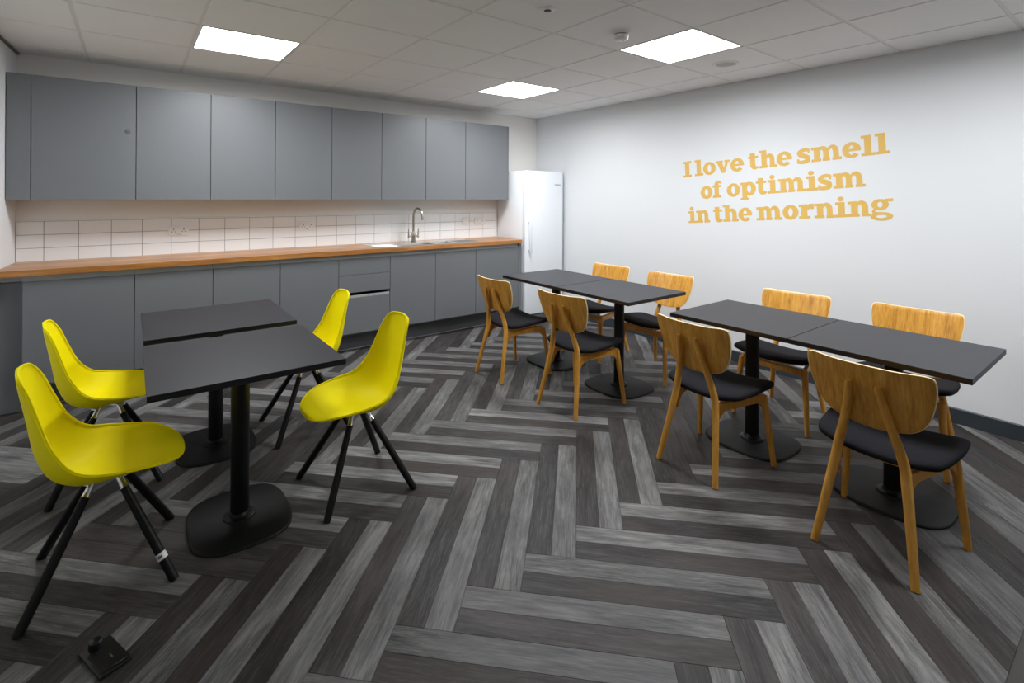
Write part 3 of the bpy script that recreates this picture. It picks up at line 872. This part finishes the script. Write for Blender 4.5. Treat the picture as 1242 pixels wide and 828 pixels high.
# paper label wrapped round the near front leg of the front left chair
foot = Vector((.218, -.222, 0)); top = Vector((.050, -.062, .352)); d = top - foot
bm = bmesh.new(); add_tube(bm, [foot + d * .215, foot + d * .275], [.0172, .0172], 20, ref=(0, 1, 0)); lb = bm_obj('leg_label', bm, 'label', None, 40); lb.parent = chA
ax = d.normalized(); outd = Vector((-.25, -1, .1)); outd = (outd - ax * outd.dot(ax)).normalized(); side = ax.cross(outd)
bm = bmesh.new()
for q in (-1.6, -.5, .5, 1.6):
    c0 = foot + d * .245 + outd * .0168 + side * q * .0035
    v = [bm.verts.new(c0 + side * a_ * .0011 + ax * b_ * .0045 + outd * e_) for e_ in (0, .0012) for a_, b_ in ((-1, -1), (1, -1), (1, 1), (-1, 1))]
    for f in ((3,2,1,0),(4,5,6,7),(0,1,5,4),(1,2,6,5),(2,3,7,6),(3,0,4,7)): bm.faces.new([v[i] for i in f])
o = bm_obj('print', bm, 'ink', lb)

# ------------------------------------------------------------------ oak chairs (origin between rear feet, face local +X)
BO = [(0, .800), (.1146, .8005), (.196, .805), (.2215, .785), (.2178, .702), (.187, .603), (.129, .549), (0, .527)]
SO = [(.100, 0), (.103, .12), (.114, .178), (.150, .222), (.300, .245), (.425, .243), (.455, .226), (.466, .18), (.470, .08), (.470, 0)]
def backx(y, z): return .036 - .303 * (z - .7) + .62 * y * y
def make_oak_chair(label, loc, rz, group):
    t = thing('oak_chair', label, 'chair', loc, rz, group)
    # moulded plywood back: front and rear skins from one outline, pale edge
    out = [(y, z) for y, z in catmull([(y, z) for y, z in BO] + [(-y, z) for y, z in BO[1:-1]][::-1], 6, True)]
    bm = bmesh.new()
    n = len(out); cz = .67
    TH = .011
    def skin(off, shrink):
        rows = []
        for s in (1.0 - shrink, .8, .55, .3):
            rows.append([bm.verts.new((backx(y * s, cz + (z - cz) * s) + off, y * s, cz + (z - cz) * s)) for y, z in out])
        c = bm.verts.new((backx(0, cz) + off, 0, cz))
        return rows, c
    F_, fc = skin(TH/2, .012); K_, kc = skin(-TH/2, .012)
    mid = [[bm.verts.new((backx(y, z) + o_, y, z)) for y, z in out] for o_ in (TH/2 - .0022, -TH/2 + .0022)]
    def band(A, B, mi):
        for i in range(n):
            f = bm.faces.new((A[i], A[(i+1) % n], B[(i+1) % n], B[i])); f.material_index = mi
    for rows, c in ((F_, fc), (K_, kc)):
        for A, B in zip(rows[:-1], rows[1:]): band(A, B, 0)
        for i in range(n): bm.faces.new((rows[-1][i], rows[-1][(i+1) % n], c))
    band(F_[0], mid[0], 1); band(mid[0], mid[1], 1); band(mid[1], K_[0], 1)
    bm_obj('backrest', bm, ['oak_ply', 'ply_edge'], t, 50)
    # upholstered seat
    so = catmull(SO + [(x, -y) for x, y in SO[1:-1]][::-1], 6, True)
    def sz(x, y): return .416 + .055 * (x - .2) + .50 * y * y
    bm = bmesh.new(); n2 = len(so); ccx = .29
    prof = [(.93, -.016), (.99, -.013), (1.0, -.006), (.995, .004), (.965, .012), (.87, .0165), (.6, .019), (.3, .020)]
    rows = []
    for s, dz in prof:
        rows.append([bm.verts.new((ccx + (x - ccx) * s, y * s, sz(ccx + (x - ccx) * s, y * s) + dz)) for x, y in so])
    top_c = bm.verts.new((ccx, 0, sz(ccx, 0) + .020)); bot_c = bm.verts.new((ccx, 0, sz(ccx, 0) - .016))
    for A, B in zip(rows[:-1], rows[1:]):
        for i in range(n2): bm.faces.new((A[i], A[(i+1) % n2], B[(i+1) % n2], B[i]))
    for i in range(n2):
        bm.faces.new((rows[-1][i], rows[-1][(i+1) % n2], top_c)); bm.faces.new((rows[0][(i+1) % n2], rows[0][i], bot_c))
    bm_obj('seat', bm, 'fabric', t, 60)
    for s in (-1, 1):
        P = catmull([(0, s*.174, .0005), (.041, s*.148, .19), (.072, s*.127, .34), (.080, s*.113, .43), (.052, s*.078, .57), (.012, s*.054, .69), (.000, s*.050, .728)], 5)
        rad = []
        for p in P:
            z = p[2]
            if z < .33: a = .0150 + (z / .33) * .0035
            elif z < .45: a = .0185
            else: a = .0185 - (z - .45) / .28 * .0045
            if z > .715: a *= .75
            rad.append((a * .92, a))
        bm = bmesh.new(); add_tube(bm, P, rad, 14, ref=(1, 0, 0))
        for v in bm.verts:
            if v.co.z < .0005: v.co.z = .0005
        bm_obj('rear_leg', bm, 'oak', t, 50)
        P = catmull([(.462, s*.229, .0005), (.445, s*.216, .15), (.425, s*.203, .30), (.412, s*.196, .385)], 5)
        bm = bmesh.new(); add_tube(bm, P, [.0138 + .0045 * min(1, p[2] / .33) for p in P], 14, ref=(1, 0, 0))
        for v in bm.verts:
            if v.co.z < .0005: v.co.z = .0005
        bm_obj('front_leg', bm, 'oak', t, 50)
        # side rail with swept corners
        a = Vector((.085, s*.122, 0)); b2 = Vector((.410, s*.196, 0)); d_ = b2 - a; L2 = d_.length; e = d_.normalized(); nrm = Vector((-e.y, e.x, 0)) * .0105
        pts = []
        N = 24
        for i in range(N + 1):
            f = i / N
            x = f * L2
            topz = .388 + .010 * f
            low = .348 + .010 * f
            lo = low - .060 * max(0, 1 - x / .07) ** 2 - .045 * max(0, 1 - (L2 - x) / .06) ** 2
            pts.append((x, lo, topz))
        bm = bmesh.new()
        rows = []
        for x, lo, hi in pts:
            p = a + e * x
            rows.append([bm.verts.new((p.x - nrm.x, p.y - nrm.y, lo)), bm.verts.new((p.x + nrm.x, p.y + nrm.y, lo)), bm.verts.new((p.x + nrm.x, p.y + nrm.y, hi)), bm.verts.new((p.x - nrm.x, p.y - nrm.y, hi))])
        for A, B in zip(rows[:-1], rows[1:]):
            for i in range(4): bm.faces.new((A[i], A[(i+1) % 4], B[(i+1) % 4], B[i]))
        bm.faces.new(rows[0][::-1]); bm.faces.new(rows[-1])
        bm_obj('side_rail', bm, 'oak', t, 50)
    bm = bmesh.new(); rows = []
    for dz in (-.0255, -.0165):
        rows.append([bm.verts.new((ccx + (x - ccx) * .88, y * .86, sz(ccx + (x - ccx) * .88, y * .86) + dz)) for x, y in so])
    for i in range(n2): bm.faces.new((rows[0][i], rows[0][(i+1) % n2], rows[1][(i+1) % n2], rows[1][i]))
    for r_, dz in ((0, -.0255), (1, -.0165)):
        c_ = bm.verts.new((ccx, 0, sz(ccx, 0) + dz))
        for i in range(n2): bm.faces.new((rows[r_][i], rows[r_][(i+1) % n2], c_))
    bm_obj('seat_board', bm, 'oak', t, 50)
    box('front_rail', .402, .422, -.19, .19, .352, .385, 'oak', t, .002)
    return t
g2 = 'oak chairs with charcoal seats around the black tables'
chR2 = make_oak_chair('nearest oak chair on the right, seen from behind, largest in view', (2.363, .745, 0), -.016, g2)
for lab, loc, rz in (
    ('oak chair seen from behind, directly left of the nearest oak chair', (2.379, 1.554, 0), -.044),
    ('oak chair seen from behind at the centre, near side of the far black tables', (2.338, 2.524, 0), .075),
    ('oak chair nearest the base cabinets, turned away at the left of the far tables', (2.321, 3.307, 0), .016),
    ('oak chair facing us across the near end of the far black tables', (3.787, 2.606, 0), math.pi + .036),
    ('oak chair facing us across the far black tables, closest to the fridge', (3.777, 3.265, 0), math.pi + .025),
    ('oak chair facing us behind the near black tables, under the middle of the lettering', (3.789, 1.59, 0), math.pi + .045),
    ('oak chair facing us against the right wall, rightmost of the chairs by the wall', (3.86, .932, 0), math.pi + .016)):
    copy_tree(chR2, loc, rz, lab)

# ------------------------------------------------------------------ black floor box in the lower left corner
t = thing('floor_box', 'small flat black plate with a round knob on the floor at lower left', 'floor box', (-.057, 2.024, 0), R(-67.7))
bm = bmesh.new(); add_box(bm, -.078, .078, -.043, .043, .0005, .009, .003, 2); bm_obj('plate', bm, 'boxblack', t, 40)
bm = bmesh.new(); add_box(bm, -.036, .066, -.034, .034, .0092, .012, .001, 1); bm_obj('lid', bm, 'boxblack', t, 40)
bm = bmesh.new(); add_lathe(bm, [(.019, .0092), (.0195, .020), (.018, .030), (.013, .034), (0, .035)], -.060, -.004, 24); bm_obj('knob', bm, 'boxblack', t, 40)
box('latch', .012, .030, .006, .010, .0122, .0132, 'dot', t, .0003)
